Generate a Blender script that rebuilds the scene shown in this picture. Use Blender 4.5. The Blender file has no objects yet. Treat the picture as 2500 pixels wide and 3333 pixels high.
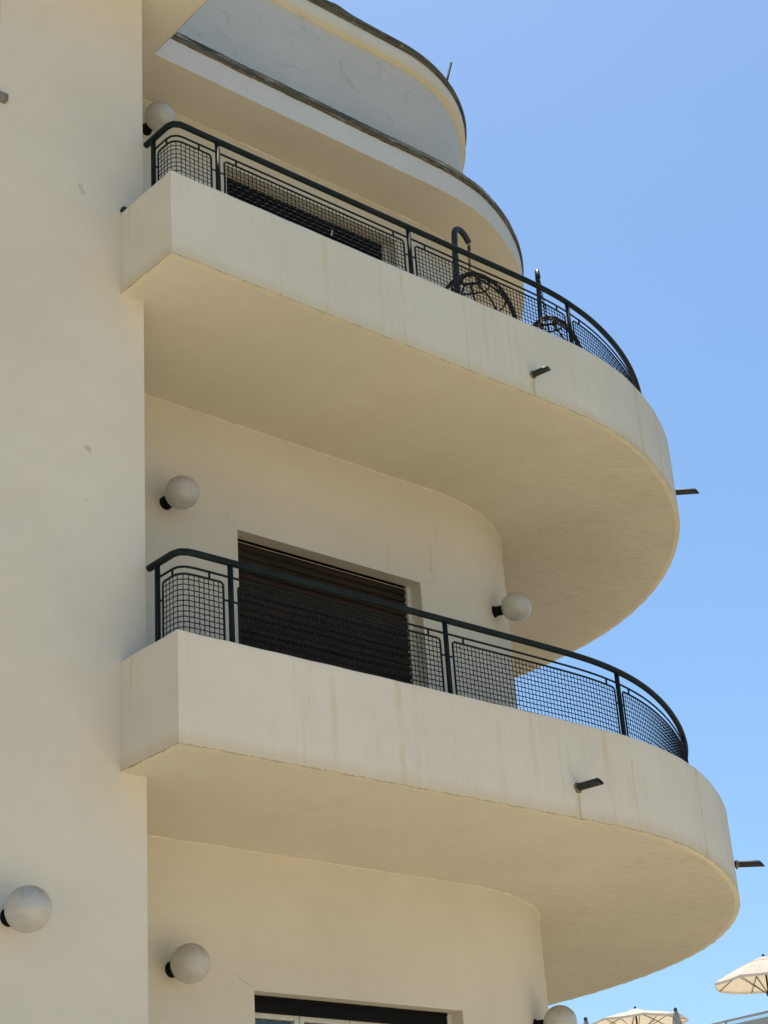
import bpy, bmesh, math, random
from mathutils import Vector, Matrix
random.seed(7)
S = bpy.context.scene
COL = S.collection
R = math.radians

# ------------------------------------------------------------------ camera
cam_data = bpy.data.cameras.new('camera')
cam = bpy.data.objects.new('camera', cam_data)
COL.objects.link(cam)
S.camera = cam
cam_data.sensor_fit = 'HORIZONTAL'
cam_data.sensor_width = 36.0
cam_data.lens = 5809.98352 / 2500 * 36.0
cam_data.clip_start = 0.1
cam_data.clip_end = 3000
_yaw, _pit, _rol = 0.741376697, 0.449303709, -0.0709293767
cy, sy, cp, sp, cr, sr = math.cos(_yaw), math.sin(_yaw), math.cos(_pit), math.sin(_pit), math.cos(_rol), math.sin(_rol)
f = Vector((sy*cp, cy*cp, sp)); r = Vector((cy, -sy, 0)); u = r.cross(f)
r2 = cr*r + sr*u; u2 = -sr*r + cr*u
M = Matrix((r2, u2, -f)).transposed().to_4x4()
M.translation = Vector((-5.37118568, -7.64618642, -3.83023231))
cam.matrix_world = M

# ------------------------------------------------------------------ sky, sun, exposure
SUN_EL, SUN_AZ = R(72), R(37)          # azimuth from +Y towards +X
world = bpy.data.worlds.new('World')
S.world = world
world.use_nodes = True
wn = world.node_tree
sky = wn.nodes.new('ShaderNodeTexSky')
sky.sky_type = 'NISHITA'
sky.sun_disc = False
sky.sun_elevation = SUN_EL
sky.sun_rotation = SUN_AZ
sky.air_density = 1.2
sky.dust_density = 1.0
sky.ozone_density = 8.0
tint = wn.nodes.new('ShaderNodeMix')          # slightly cleaner blue than the raw sky model
tint.data_type = 'RGBA'
tint.blend_type = 'MULTIPLY'
tint.inputs[0].default_value = 1.0
tint.inputs[7].default_value = (0.965, 1.03, 1.0, 1)
wn.links.new(sky.outputs[0], tint.inputs[6])
wn.links.new(tint.outputs[2], wn.nodes['Background'].inputs[0])
wn.nodes['Background'].inputs[1].default_value = 0.107
sun_data = bpy.data.lights.new('sun', 'SUN')
sun_data.energy = 4.0
sun_data.angle = R(0.5)
sun_data.color = (1.0, 0.94, 0.83)
sun = bpy.data.objects.new('sun', sun_data)
COL.objects.link(sun)
sd = Vector((math.sin(SUN_AZ)*math.cos(SUN_EL), math.cos(SUN_AZ)*math.cos(SUN_EL), math.sin(SUN_EL)))
sun.rotation_euler = (-sd).to_track_quat('-Z', 'Y').to_euler()
S.view_settings.view_transform = 'Standard'
S.view_settings.look = 'None'
S.view_settings.gamma = 1
S.view_settings.exposure = 0.56
try:
    S.cycles.max_bounces = 10
    S.cycles.diffuse_bounces = 6
except Exception:
    pass

# ------------------------------------------------------------------ node helpers
class NT:
    def __init__(self, name):
        self.m = bpy.data.materials.new(name)
        self.m.use_nodes = True
        self.t = self.m.node_tree
        self.b = self.t.nodes['Principled BSDF']
    def n(self, typ, **kw):
        nd = self.t.nodes.new(typ)
        for k, v in kw.items():
            if k in nd.inputs.keys():
                nd.inputs[k].default_value = v
            else:
                setattr(nd, k, v)
        return nd
    def l(self, a, b):
        self.t.links.new(a, b)
    def coord(self, kind='Object'):
        return self.n('ShaderNodeTexCoord').outputs[kind]
    def mapping(self, src, scale=(1, 1, 1), loc=(0, 0, 0)):
        mp = self.n('ShaderNodeMapping')
        mp.inputs['Scale'].default_value = scale
        mp.inputs['Location'].default_value = loc
        self.l(src, mp.inputs['Vector'])
        return mp.outputs[0]
    def noise(self, src, scale, detail=4, rough=0.55, dist=0.0):
        nd = self.n('ShaderNodeTexNoise')
        nd.inputs['Scale'].default_value = scale
        nd.inputs['Detail'].default_value = detail
        nd.inputs['Roughness'].default_value = rough
        nd.inputs['Distortion'].default_value = dist
        self.l(src, nd.inputs['Vector'])
        return nd.outputs['Fac']
    def ramp(self, fac, a, b, lo=0.0, hi=1.0):
        mr = self.n('ShaderNodeMapRange')
        mr.interpolation_type = 'SMOOTHSTEP'
        mr.inputs['From Min'].default_value = a
        mr.inputs['From Max'].default_value = b
        mr.inputs['To Min'].default_value = lo
        mr.inputs['To Max'].default_value = hi
        self.l(fac, mr.inputs['Value'])
        return mr.outputs[0]
    def math(self, op, a, b=None):
        nd = self.n('ShaderNodeMath')
        nd.operation = op
        for i, x in enumerate((a, b)):
            if x is None:
                continue
            if isinstance(x, (int, float)):
                nd.inputs[i].default_value = x
            else:
                self.l(x, nd.inputs[i])
        return nd.outputs[0]
    def mix(self, fac, a, b):
        nd = self.n('ShaderNodeMix')
        nd.data_type = 'RGBA'
        if isinstance(fac, (int, float)):
            nd.inputs[0].default_value = fac
        else:
            self.l(fac, nd.inputs[0])
        for i, x in ((6, a), (7, b)):
            if isinstance(x, tuple):
                nd.inputs[i].default_value = (*x, 1)
            else:
                self.l(x, nd.inputs[i])
        return nd.outputs[2]
    def bump(self, h, strength, dist, prev=None):
        nd = self.n('ShaderNodeBump')
        nd.inputs['Strength'].default_value = strength
        nd.inputs['Distance'].default_value = dist
        self.l(h, nd.inputs['Height'])
        if prev is not None:
            self.l(prev, nd.inputs['Normal'])
        return nd.outputs[0]
    def base(self, c):
        if isinstance(c, tuple):
            self.b.inputs['Base Color'].default_value = (*c, 1)
        else:
            self.l(c, self.b.inputs['Base Color'])
    def rough(self, v, spec=None):
        self.b.inputs['Roughness'].default_value = v
        if spec is not None:
            self.b.inputs['Specular IOR Level'].default_value = spec

CREAM = (0.735, 0.67, 0.545)
WHITE_GREY = (0.66, 0.645, 0.58)

def plaster(name, col, fine=0.35, streaks=None, patches=0.0, brush=0.0, spots=0.0):
    """Painted render: fine grain, broad uneven tone, optional run-off streaks drawn in the wall's own (length, height) map."""
    k = NT(name)
    oc = k.coord('Object')
    broad = k.noise(oc, 0.55, 5, 0.6)
    mid = k.noise(oc, 4.5, 5, 0.6)
    c = k.mix(k.ramp(broad, 0.3, 0.7), tuple(x*0.925 for x in col), tuple(min(1, x*1.03) for x in col))
    c = k.mix(k.ramp(mid, 0.35, 0.75, 0.0, 0.16), c, tuple(x*y for x, y in zip(col, (0.86, 0.82, 0.74))))
    grain = k.noise(oc, 240, 3, 0.7)
    c = k.mix(k.ramp(grain, 0.25, 0.75, 0.0, 0.10), c, tuple(x*0.72 for x in col))
    mot = k.noise(oc, 62, 4, 0.65)
    c = k.mix(k.ramp(mot, 0.42, 0.70, 0.0, 0.20 if brush else 0.11), c, tuple(x*y for x, y in zip(col, (0.70, 0.66, 0.58))))
    if patches:
        pn = k.noise(k.mapping(oc, (1, 1, 1.8)), 2.6, 7, 0.7, 1.2)
        c = k.mix(k.ramp(pn, 0.57, 0.66, 0.0, patches), c, tuple(x*y for x, y in zip(col, (0.70, 0.71, 0.70))))
        pn2 = k.noise(k.mapping(oc, (1, 1, 1), (7, 3, 5)), 7, 6, 0.75, 2.0)
        c = k.mix(k.ramp(pn2, 0.62, 0.70, 0.0, patches), c, tuple(x*y for x, y in zip(col, (0.66, 0.66, 0.62))))
    if spots:
        vr = k.n('ShaderNodeTexVoronoi')
        vr.inputs['Scale'].default_value = 2.4
        k.l(oc, vr.inputs['Vector'])
        c = k.mix(k.ramp(vr.outputs['Distance'], 0.008, 0.016, spots, 0.0), c, (0.13, 0.10, 0.07))
    if streaks:
        uv = k.coord('UV')
        sep = k.n('ShaderNodeSeparateXYZ')
        k.l(uv, sep.inputs[0])
        U, V = sep.outputs[0], sep.outputs[1]
        thin = k.noise(k.mapping(uv, (13, 0.9, 1)), 1.0, 4, 0.6, 0.15)
        wide = k.noise(k.mapping(uv, (3.1, 0.35, 1), (3, 0, 0)), 1.0, 3, 0.5)
        s1 = k.math('MULTIPLY', k.ramp(thin, 0.50, 0.72), k.ramp(wide, 0.42, 0.62))
        c = k.mix(k.math('MULTIPLY', s1, 0.42), c, tuple(x*y for x, y in zip(col, (0.86, 0.74, 0.52))))
        vthin = k.noise(k.mapping(uv, (60, 0.8, 1), (1, 5, 0)), 1.0, 2, 0.5)
        c = k.mix(k.math('MULTIPLY', k.ramp(vthin, 0.60, 0.76, 0.0, 0.5), k.ramp(k.noise(k.mapping(uv, (1.3, 1.1, 1), (5, 1, 0)), 1.0, 3, 0.6), 0.40, 0.62)), c, tuple(x*y for x, y in zip(col, (0.80, 0.66, 0.46))))
        # single strong runs below the rail posts
        wob = k.noise(k.mapping(uv, (0.6, 5, 1)), 1.0, 3, 0.6)
        uw = k.math('ADD', U, k.math('MULTIPLY', k.math('SUBTRACT', wob, 0.5), 0.05))
        for (su, wd, st, *vm) in streaks:
            d = k.math('ABSOLUTE', k.math('SUBTRACT', uw, su))
            fade = k.ramp(k.noise(k.mapping(uv, (2.0, 2.6, 1), (su*3.1, su, 0)), 1.0, 4, 0.65), 0.32, 0.66)
            g = k.math('MULTIPLY', k.ramp(d, wd*0.15, wd*1.25, min(1, st*1.35), 0.0), fade)
            if vm:                                   # run that starts below a spout
                g = k.math('MULTIPLY', k.ramp(d, wd*0.15, wd*1.25, st, 0.0), k.ramp(V, vm[0]-.05, vm[0], 1.0, 0.0))
            c = k.mix(g, c, tuple(x*y for x, y in zip(col, (0.84, 0.70, 0.46) if not vm else (0.62, 0.52, 0.36))))
        # damp, ochre edge where the drip line is
        en = k.noise(k.mapping(uv, (7, 0.4, 1), (9, 2, 0)), 1.0, 5, 0.7)
        ed = k.math('SUBTRACT', V, k.math('MULTIPLY', en, 0.12))
        c = k.mix(k.ramp(ed, -0.06, 0.05, 0.45, 0.0), c, tuple(x*y for x, y in zip(col, (0.84, 0.68, 0.42))))
        en2 = k.noise(k.mapping(uv, (22, 3, 1), (2, 2, 0)), 1.0, 5, 0.75)
        ed2 = k.math('SUBTRACT', V, k.math('MULTIPLY', k.math('SUBTRACT', en2, 0.42), 0.05))
        c = k.mix(k.ramp(ed2, 0.000, 0.006, 0.5, 0.0), c, (0.20, 0.145, 0.075))
    k.base(c)
    k.rough(0.88, 0.2)
    h = k.noise(oc, 130, 5, 0.65)
    nrm = k.bump(h, fine, 0.0035)
    wav = k.noise(oc, 2.2, 3, 0.5)
    nrm = k.bump(wav, 0.25, 0.03, nrm)
    if brush:
        mpb = k.n('ShaderNodeMapping')
        mpb.vector_type = 'TEXTURE'
        mpb.inputs['Rotation'].default_value = (0, 0, R(-42))
        mpb.inputs['Scale'].default_value = (1/8, 1/22, 1)
        k.l(oc, mpb.inputs['Vector'])
        bn = k.noise(mpb.outputs[0], 1.0, 6, 0.72, 1.2)
        sepo = k.n('ShaderNodeSeparateXYZ')
        k.l(oc, sepo.inputs[0])
        wgt = k.ramp(k.math('ADD', sepo.outputs[0], k.math('MULTIPLY', k.noise(oc, 1.2, 2), 3.0)), 3.8, 7.4)
        nrm = k.bump(k.math('MULTIPLY', bn, wgt), brush, 0.03, nrm)
        crease = k.math('MULTIPLY', k.ramp(bn, 0.52, 0.66, 0.0, 0.50), wgt)  # dirt in the rough render, plus relief shade painted into the colour
        blot = k.ramp(k.noise(oc, 1.1, 6, 0.62, 0.6), 0.48, 0.72, 0.0, 0.16)
        c2 = k.mix(crease, c, tuple(x*0.66 for x in col))
        c2 = k.mix(blot, c2, tuple(x*y for x, y in zip(col, (0.80, 0.70, 0.55))))
        k.base(c2)
    k.l(nrm, k.b.inputs['Normal'])
    return k.m

def simple(name, col, rough=0.6, metal=0.0, spec=0.5, noise=None, var=0.25, bump=0.0):
    k = NT(name)
    if noise:
        oc = k.coord('Object')
        nz = k.noise(oc, noise, 5, 0.6)
        k.base(k.mix(k.ramp(nz, 0.3, 0.7), tuple(x*(1-var) for x in col), tuple(min(1, x*(1+var)) for x in col)))
        if bump:
            k.l(k.bump(nz, bump, 0.004), k.b.inputs['Normal'])
    else:
        k.base(col)
    k.rough(rough, spec)
    k.b.inputs['Metallic'].default_value = metal
    return k.m

M_TOWER = plaster('tower_plaster', CREAM, spots=0.0)
M_FACADE = plaster('facade_plaster', tuple(x*0.94 for x in CREAM), spots=0.25)
M_SOFFIT = plaster('soffit_plaster', tuple(x*0.965 for x in CREAM), 0.5, brush=0.8, spots=0.3)
M_EDGE = plaster('drip_edge_plaster', (0.725, 0.665, 0.505), 0.5)
M_SOFFIT_TOP = plaster('roof_soffit_plaster', tuple(x*0.96 for x in CREAM), 0.45, spots=0.1)
M_PAR_UP = plaster('upper_parapet_plaster', (0.72, 0.675, 0.55), streaks=((1.25, .03, .35), (1.95, .015, .5), (2.55, .015, .3), (4.62, .045, .5), (5.12, .02, .75), (5.75, .012, .6), (6.7, .03, .4), (3.206, .014, .55, .17), (3.19, .035, .25, .17)))
M_PAR_LO = plaster('lower_parapet_plaster', CREAM, streaks=((1.1, .03, .3), (1.62, .03, .35), (2.45, .04, .3), (3.45, .04, .4), (3.72, .012, .5), (4.75, .03, .65), (5.5, .02, .4), (6.5, .02, .5), (3.13, .012, .5, .20), (3.12, .03, .22, .20)))
M_FASCIA = plaster('roof_fascia_paint', WHITE_GREY, patches=0.12)
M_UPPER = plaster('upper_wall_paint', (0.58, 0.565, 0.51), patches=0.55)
M_BAND = plaster('band_underside_bounce_tint', (0.70, 0.63, 0.45), patches=0.4)  # cream soffit colour with the yellow of bounced light put into it
M_CRACK = simple('crack_line', (0.40, 0.34, 0.24), 0.95, noise=30)
M_PATCH = simple('old_filler', (0.53, 0.49, 0.40), 0.95, noise=60, var=0.3)
M_BEAD = simple('ceiling_joint_filler', (0.78, 0.72, 0.58), 0.9, noise=12, var=0.1)

def paint_iron():
    k = NT('dark_green_iron_paint')
    oc = k.coord('Object')
    nz = k.noise(oc, 9, 5, 0.6)
    c = k.mix(k.ramp(nz, 0.35, 0.7), (0.006, 0.011, 0.010), (0.012, 0.019, 0.017))
    du = k.noise(oc, 45, 4, 0.7)
    c = k.mix(k.ramp(du, 0.6, 0.75, 0, 0.25), c, (0.05, 0.05, 0.04))
    k.base(c)
    k.rough(0.62, 0.18)
    k.l(k.bump(du, 0.15, 0.002), k.b.inputs['Normal'])
    return k.m
M_IRON = paint_iron()
M_WIRE = simple('dark_wire_paint', (0.010, 0.013, 0.013), 0.6, spec=.2, noise=50, var=0.4)
M_PIPE = simple('dark_drain_iron', (0.018, 0.017, 0.012), 0.6, noise=30, var=0.5, bump=0.3)
M_PIPE_DIRT = simple('mortar_collar', (0.16, 0.13, 0.08), 0.95, noise=70, var=0.5, bump=0.6)
M_BLACK = simple('black_plastic', (0.008, 0.008, 0.008), 0.75, spec=.08)
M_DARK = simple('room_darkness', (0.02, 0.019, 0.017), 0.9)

def coping_mat():
    k = NT('weathered_coping')
    uv = k.coord('UV')
    a = k.noise(k.mapping(uv, (1.6, 55, 1)), 1.0, 6, 0.7, 0.6)
    b = k.noise(k.mapping(uv, (5, 14, 1), (4, 4, 0)), 1.0, 6, 0.7, 0.8)
    c = k.mix(k.ramp(a, 0.35, 0.68), (0.045, 0.038, 0.024), (0.16, 0.14, 0.095))
    c = k.mix(k.ramp(b, 0.52, 0.70, 0, 0.85), c, (0.34, 0.32, 0.26))
    c = k.mix(k.ramp(k.noise(uv, 9, 4), 0.55, 0.7, 0, 0.5), c, (0.05, 0.055, 0.03))
    k.base(c)
    k.rough(0.9, 0.2)
    k.l(k.bump(b, 0.8, 0.012), k.b.inputs['Normal'])
    return k.m
M_COPING = coping_mat()

def slat_mat():
    k = NT('brown_roller_slats')
    oc = k.coord('Object')
    n1 = k.noise(k.mapping(oc, (2.2, 2, 60)), 1.0, 4, 0.6)
    c = k.mix(k.ramp(n1, 0.3, 0.7), (0.020, 0.013, 0.008), (0.045, 0.028, 0.016))
    k.base(c)
    k.rough(0.6, 0.12)
    return k.m
M_SLAT = slat_mat()
M_DARKSLAT = simple('black_slats', (.006, .006, .006), .8, spec=.05)

def globe_mat():
    k = NT('milk_glass')
    oc = k.coord('Object')
    n1 = k.noise(oc, 14, 6, 0.7, 0.8)
    n2 = k.noise(oc, 60, 3, 0.6)
    sep = k.n('ShaderNodeSeparateXYZ')
    k.l(oc, sep.inputs[0])
    c = k.mix(k.ramp(n1, 0.45, 0.72, 0, 0.35), (0.53, 0.50, 0.44), (0.38, 0.34, 0.27))
    rib = k.noise(k.mapping(oc, (3, 3, 150)), 1.0, 2, 0.5)
    c = k.mix(k.ramp(rib, 0.4, 0.65, 0, 0.14), c, (0.36, 0.33, 0.28))
    dust = k.math('MULTIPLY', k.ramp(sep.outputs[2], 0.01, 0.12), k.ramp(n1, 0.25, 0.55))
    c = k.mix(k.math('MULTIPLY', dust, 0.7), c, (0.27, 0.22, 0.14))
    k.base(c)
    k.rough(0.22, 0.5)
    k.b.inputs['Subsurface Weight'].default_value = 0.25
    k.b.inputs['Subsurface Radius'].default_value = (0.05, 0.05, 0.04)
    k.b.inputs['Subsurface Scale'].default_value = 0.5
    k.l(k.bump(n2, 0.05, 0.001), k.b.inputs['Normal'])
    return k.m
M_GLOBE = globe_mat()
M_FRAME = simple('cream_window_paint', (0.62, 0.58, 0.48), 0.5, noise=20, var=0.08)

def glass_mat():
    k = NT('window_glass')
    k.base((0.9, 0.95, 0.93))
    k.rough(0.03, 0.5)
    k.b.inputs['Transmission Weight'].default_value = 1.0
    k.b.inputs['IOR'].default_value = 1.45
    return k.m
M_GLASS = glass_mat()
M_CURTAIN = simple('grey_green_curtain', (0.085, 0.10, 0.08), 0.9, noise=6, var=0.15)

# ------------------------------------------------------------------ geometry helpers
def link(name, bm, mats, parent=None, smooth=False, angle=None):
    me = bpy.data.meshes.new(name)
    bm.normal_update()
    bm.to_mesh(me)
    bm.free()
    for m in (mats if isinstance(mats, (list, tuple)) else [mats]):
        me.materials.append(m)
    if smooth:
        me.shade_smooth()
        if angle:
            me.set_sharp_from_angle(angle=R(angle))
    o = bpy.data.objects.new(name, me)
    COL.objects.link(o)
    if parent is not None:
        o.parent = parent
    return o

def empty(name, loc=(0, 0, 0)):
    o = bpy.data.objects.new(name, None)
    o.location = loc
    o.empty_display_size = 0.2
    COL.objects.link(o)
    return o

def tag(o, label=None, cat=None, group=None, kind=None):
    for k_, v in (('label', label), ('category', cat), ('group', group), ('kind', kind)):
        if v:
            o[k_] = v
    return o

def bevel(o, w, seg=2, angle=35):
    md = o.modifiers.new('edge', 'BEVEL')
    md.width = w
    md.segments = seg
    md.limit_method = 'ANGLE'
    md.angle_limit = R(angle)
    return o

def box(bm, a, b, mat=0):
    (x0, y0, z0), (x1, y1, z1) = a, b
    v = [bm.verts.new(p) for p in ((x0, y0, z0), (x1, y0, z0), (x1, y1, z0), (x0, y1, z0), (x0, y0, z1), (x1, y0, z1), (x1, y1, z1), (x0, y1, z1))]
    for q in ((3, 2, 1, 0), (4, 5, 6, 7), (0, 1, 5, 4), (1, 2, 6, 5), (2, 3, 7, 6), (3, 0, 4, 7)):
        fc = bm.faces.new([v[i] for i in q])
        fc.material_index = mat

def tube(bm, pts, rad, n=8, closed=False, caps=True, up=None, mat=0):
    """Sweep a circle along a polyline (radius may vary per point)."""
    pts = [Vector(p) for p in pts]
    N = len(pts)
    rads = rad if isinstance(rad, (list, tuple)) else [rad]*N
    rings = []
    prev = None
    for i, p in enumerate(pts):
        if closed:
            t = (pts[(i+1) % N] - pts[i-1]).normalized()
        else:
            t = (pts[min(i+1, N-1)] - pts[max(i-1, 0)]).normalized()
        if prev is None:
            ref = Vector(up) if up else (Vector((0, 0, 1)) if abs(t.z) < 0.9 else Vector((1, 0, 0)))
            a = t.cross(ref).normalized()
        else:
            a = (prev - t*prev.dot(t)).normalized()
        prev = a
        b = t.cross(a)
        rings.append([bm.verts.new(p + (a*math.cos(2*math.pi*j/n) + b*math.sin(2*math.pi*j/n))*rads[i]) for j in range(n)])
    M_ = N if closed else N-1
    for i in range(M_):
        A, B = rings[i], rings[(i+1) % N]
        for j in range(n):
            fc = bm.faces.new((A[j], A[(j+1) % n], B[(j+1) % n], B[j]))
            fc.material_index = mat
            fc.smooth = True
    if caps and not closed:
        bm.faces.new(rings[0][::-1]).material_index = mat
        bm.faces.new(rings[-1]).material_index = mat

def lathe(bm, prof, n=24, mtx=None, mat=0, cap=True):
    mtx = mtx or Matrix.Identity(4)
    rings = []
    for (rr, z) in prof:
        rings.append([bm.verts.new(mtx @ Vector((rr*math.cos(2*math.pi*j/n), rr*math.sin(2*math.pi*j/n), z))) for j in range(n)])
    for A, B in zip(rings, rings[1:]):
        for j in range(n):
            fc = bm.faces.new((A[j], A[(j+1) % n], B[(j+1) % n], B[j]))
            fc.material_index = mat
            fc.smooth = True
    if cap:
        bm.faces.new(rings[0][::-1]).material_index = mat
        bm.faces.new(rings[-1]).material_index = mat

def resample(pts, step):
    out = [Vector(pts[0])]
    acc = 0.0
    for a, b in zip(pts, pts[1:]):
        a, b = Vector(a), Vector(b)
        L = (b-a).length
        while L > 1e-9 and acc + L >= step:
            t = (step-acc)/L
            a = a.lerp(b, t)
            out.append(a.copy())
            L = (b-a).length
            acc = 0.0
        acc += L
    if (out[-1]-Vector(pts[-1])).length > step*0.3:
        out.append(Vector(pts[-1]))
    else:
        out[-1] = Vector(pts[-1])
    return out

def smooth_line(ctrl, step=0.05, passes=40):
    p = resample([Vector(c) for c in ctrl], step)
    for _ in range(passes):
        q = [v.copy() for v in p]
        for i in range(1, len(p)-1):
            q[i] = (p[i-1]+p[i]*2+p[i+1])/4
        p = q
    return p

def offset(line, d):
    """Offset a plan polyline to its left (inward when going right along the front)."""
    out = []
    N = len(line)
    for i, p in enumerate(line):
        t = (line[min(i+1, N-1)]-line[max(i-1, 0)]).normalized()
        out.append(p + Vector((-t.y, t.x))*d)
    return out

def arclen(line):
    s = [0.0]
    for a, b in zip(line, line[1:]):
        s.append(s[-1]+(b-a).length)
    return s

# plan outlines of the two balconies (front edge running right, then round the corner)
UP_CURVE = [(0, 0), (3.0, 0), (3.6, -0.005), (3.9, .01), (4.2, .05), (4.52, .14), (4.93, .30), (5.29, .48), (5.63, .70), (5.86, .88), (6.1, 1.11), (6.42, 1.47), (6.7, 1.87), (6.97, 2.4), (7.15, 2.95), (7.24, 3.5), (7.26, 4.1), (7.22, 4.6), (7.1, 6.0), (7.0, 9.0)]
LO_CURVE = [(0, 0), (3.0, -.045), (3.74, -.045), (4.18, .03), (4.56, .14), (5.06, .36), (5.6, .67), (6.1, 1.03), (6.49, 1.4), (6.75, 1.7), (7.07, 2.14), (7.3, 2.6), (7.47, 3.05), (7.62, 3.67), (7.70, 4.3), (7.70, 4.9), (7.6, 6.2), (7.5, 9.0)]
UP_LINE = smooth_line(UP_CURVE)
LO_LINE = smooth_line(LO_CURVE)

YT = 0.578      # tower front plane
YF = 1.564      # facade (recessed) front plane
XT = 0.177      # tower right corner
ZG = -5.45      # ground

building = empty('apartment_building', (0, YT, ZG))
tag(building, 'cream rounded modernist apartment building with curved balconies and dark railings', 'building')
INV = Matrix.Translation(-Vector(building.location))
def part(name, bm, mats, parent=building, **kw):
    """Everything is modelled in world coordinates; a part's mesh is shifted so that it sits under its parent."""
    off = Vector((0, 0, 0))
    p = parent
    while p is not None:
        off += p.location
        p = p.parent
    bmesh.ops.translate(bm, verts=bm.verts, vec=-off)
    return link(name, bm, mats, parent, **kw)

# ------------------------------------------------------------------ tower wall (plain wall at the left)
def wall_grid(bm, xs, zs, y, holes):
    """Planar wall facing -y cut into cells, cells inside a hole left out."""
    vd = {}
    def V(x, z):
        k_ = (round(x, 4), round(z, 4))
        if k_ not in vd:
            vd[k_] = bm.verts.new((x, y, z))
        return vd[k_]
    for i in range(len(xs)-1):
        for j in range(len(zs)-1):
            cx_, cz_ = (xs[i]+xs[i+1])/2, (zs[j]+zs[j+1])/2
            if any(h[0] < cx_ < h[1] and h[2] < cz_ < h[3] for h in holes):
                continue
            bm.faces.new((V(xs[i], zs[j]), V(xs[i+1], zs[j]), V(xs[i+1], zs[j+1]), V(xs[i], zs[j+1])))
    return V

def blob(bm, x, z, y, w, h, mat, seed):
    rg = random.Random(seed)
    n = 14
    vs = []
    for i in range(n):
        a = 2*math.pi*i/n
        rr = 0.75+0.3*rg.random()
        vs.append(bm.verts.new((x+w*rr*math.cos(a), y, z+h*rr*math.sin(a))))
    bm.faces.new(vs).material_index = mat

def ribbon(bm, pts, y, w, mat, seed=1):
    rg = random.Random(seed)
    fine = []
    for a, b in zip(pts, pts[1:]):
        n = max(2, int(math.dist(a, b)/0.02))
        for i in range(n):
            t = i/n
            fine.append((a[0]+(b[0]-a[0])*t+rg.uniform(-.002, .002), a[1]+(b[1]-a[1])*t+rg.uniform(-.002, .002)))
    fine.append(pts[-1])
    L = []
    for i, p in enumerate(fine):
        a = fine[max(0, i-1)]; b = fine[min(len(fine)-1, i+1)]
        t = Vector((b[0]-a[0], b[1]-a[1])).normalized()
        ww = w*rg.uniform(0.5, 1.1)*min(1, 0.3+3*min(i, len(fine)-1-i)/len(fine))
        L.append((bm.verts.new((p[0]-t.y*ww/2, y, p[1]+t.x*ww/2)), bm.verts.new((p[0]+t.y*ww/2, y, p[1]-t.x*ww/2))))
    for (a, b), (c, d) in zip(L, L[1:]):
        fc = bm.faces.new((b, d, c, a))
        fc.material_index = mat

TW_WIN = (-2.35, -0.935, 3.70, 5.02)
bm = bmesh.new()
xs = [-8.0, TW_WIN[0], TW_WIN[1], XT]
zs = [ZG, TW_WIN[2], TW_WIN[3], 5.3]
wall_grid(bm, xs, zs, YT, [TW_WIN])
def quad(bm, *p, mat=0):
    fc = bm.faces.new([bm.verts.new(q) for q in p])
    fc.material_index = mat
    return fc
# corner return into the recess, left end and back, reveal round the window
quad(bm, (XT, YT, ZG), (XT, YF+0.3, ZG), (XT, YF+0.3, 5.3), (XT, YT, 5.3))
quad(bm, (-8, 9, ZG), (-8, YT, ZG), (-8, YT, 5.3), (-8, 9, 5.3))
x0, x1, z0, z1 = TW_WIN
quad(bm, (x1, YT, z0), (x1, YT, z1), (x1, YT+.16, z1), (x1, YT+.16, z0))
quad(bm, (x0, YT+.16, z0), (x0, YT+.16, z1), (x0, YT, z1), (x0, YT, z0))
quad(bm, (x0, YT, z1), (x0, YT+.16, z1), (x1, YT+.16, z1), (x1, YT, z1))
quad(bm, (x0, YT+.16, z0), (x0, YT, z0), (x1, YT, z0), (x1, YT+.16, z0))
bmesh.ops.remove_doubles(bm, verts=bm.verts, dist=1e-4)
blob(bm, -0.310, 3.245, YT-.0015, .017, .026, 1, 1)
blob(bm, -0.290, 3.205, YT-.0018, .022, .018, 1, 2)
blob(bm, -0.237, 1.338, YT-.0015, .026, .016, 1, 3)
blob(bm, -0.220, 1.318, YT-.0018, .012, .018, 1, 4)
blob(bm, -0.244, 0.985, YT-.0015, .006, .013, 1, 5)
blob(bm, -0.32, -2.24, YT-.0015, .004, .010, 1, 6)
ribbon(bm, [(-0.95, 0.95), (-0.945, 0.75), (-0.955, 0.6)], YT-.0015, .004, 2, 5)
tower = part('tower_wall', bm, [M_TOWER, M_PATCH, M_CRACK])
bevel(tower, 0.008)

# tower window: only its right edge and sill enter the picture
wf = bmesh.new()
box(wf, (x0+.002, YT+.10, z0+.002), (x0+.07, YT+.15, z1-.002))
box(wf, (x1-.07, YT+.10, z0+.002), (x1-.002, YT+.15, z1-.002))
box(wf, (x0+.07, YT+.103, z1-.07), (x1-.07, YT+.147, z1-.002))
box(wf, (x0+.07, YT+.103, z0+.002), (x1-.07, YT+.147, z0+.07))
box(wf, ((x0+x1)/2-.03, YT+.103, z0+.07), ((x0+x1)/2+.03, YT+.147, z1-.07))
tw_window = part('window', wf, M_FRAME)
pb = bmesh.new(); box(pb, (x0+.071, YT+.12, z0+.071), (x1-.071, YT+.126, z1-.071))
part('pane', pb, M_GLASS, tw_window)
sb = bmesh.new(); box(sb, (x0-.05, YT-.045, z0-.055), (x1+.06, YT+.10, z0-.001))
sill = part('sill', sb, simple('grey_sill_stone', (0.20, 0.185, 0.15), 0.8, noise=30), tw_window)
bevel(sill, .006)
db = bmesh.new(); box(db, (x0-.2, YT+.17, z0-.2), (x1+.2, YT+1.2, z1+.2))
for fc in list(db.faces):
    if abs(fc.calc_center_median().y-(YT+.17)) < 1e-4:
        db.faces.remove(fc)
part('room', db, M_DARK)

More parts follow.
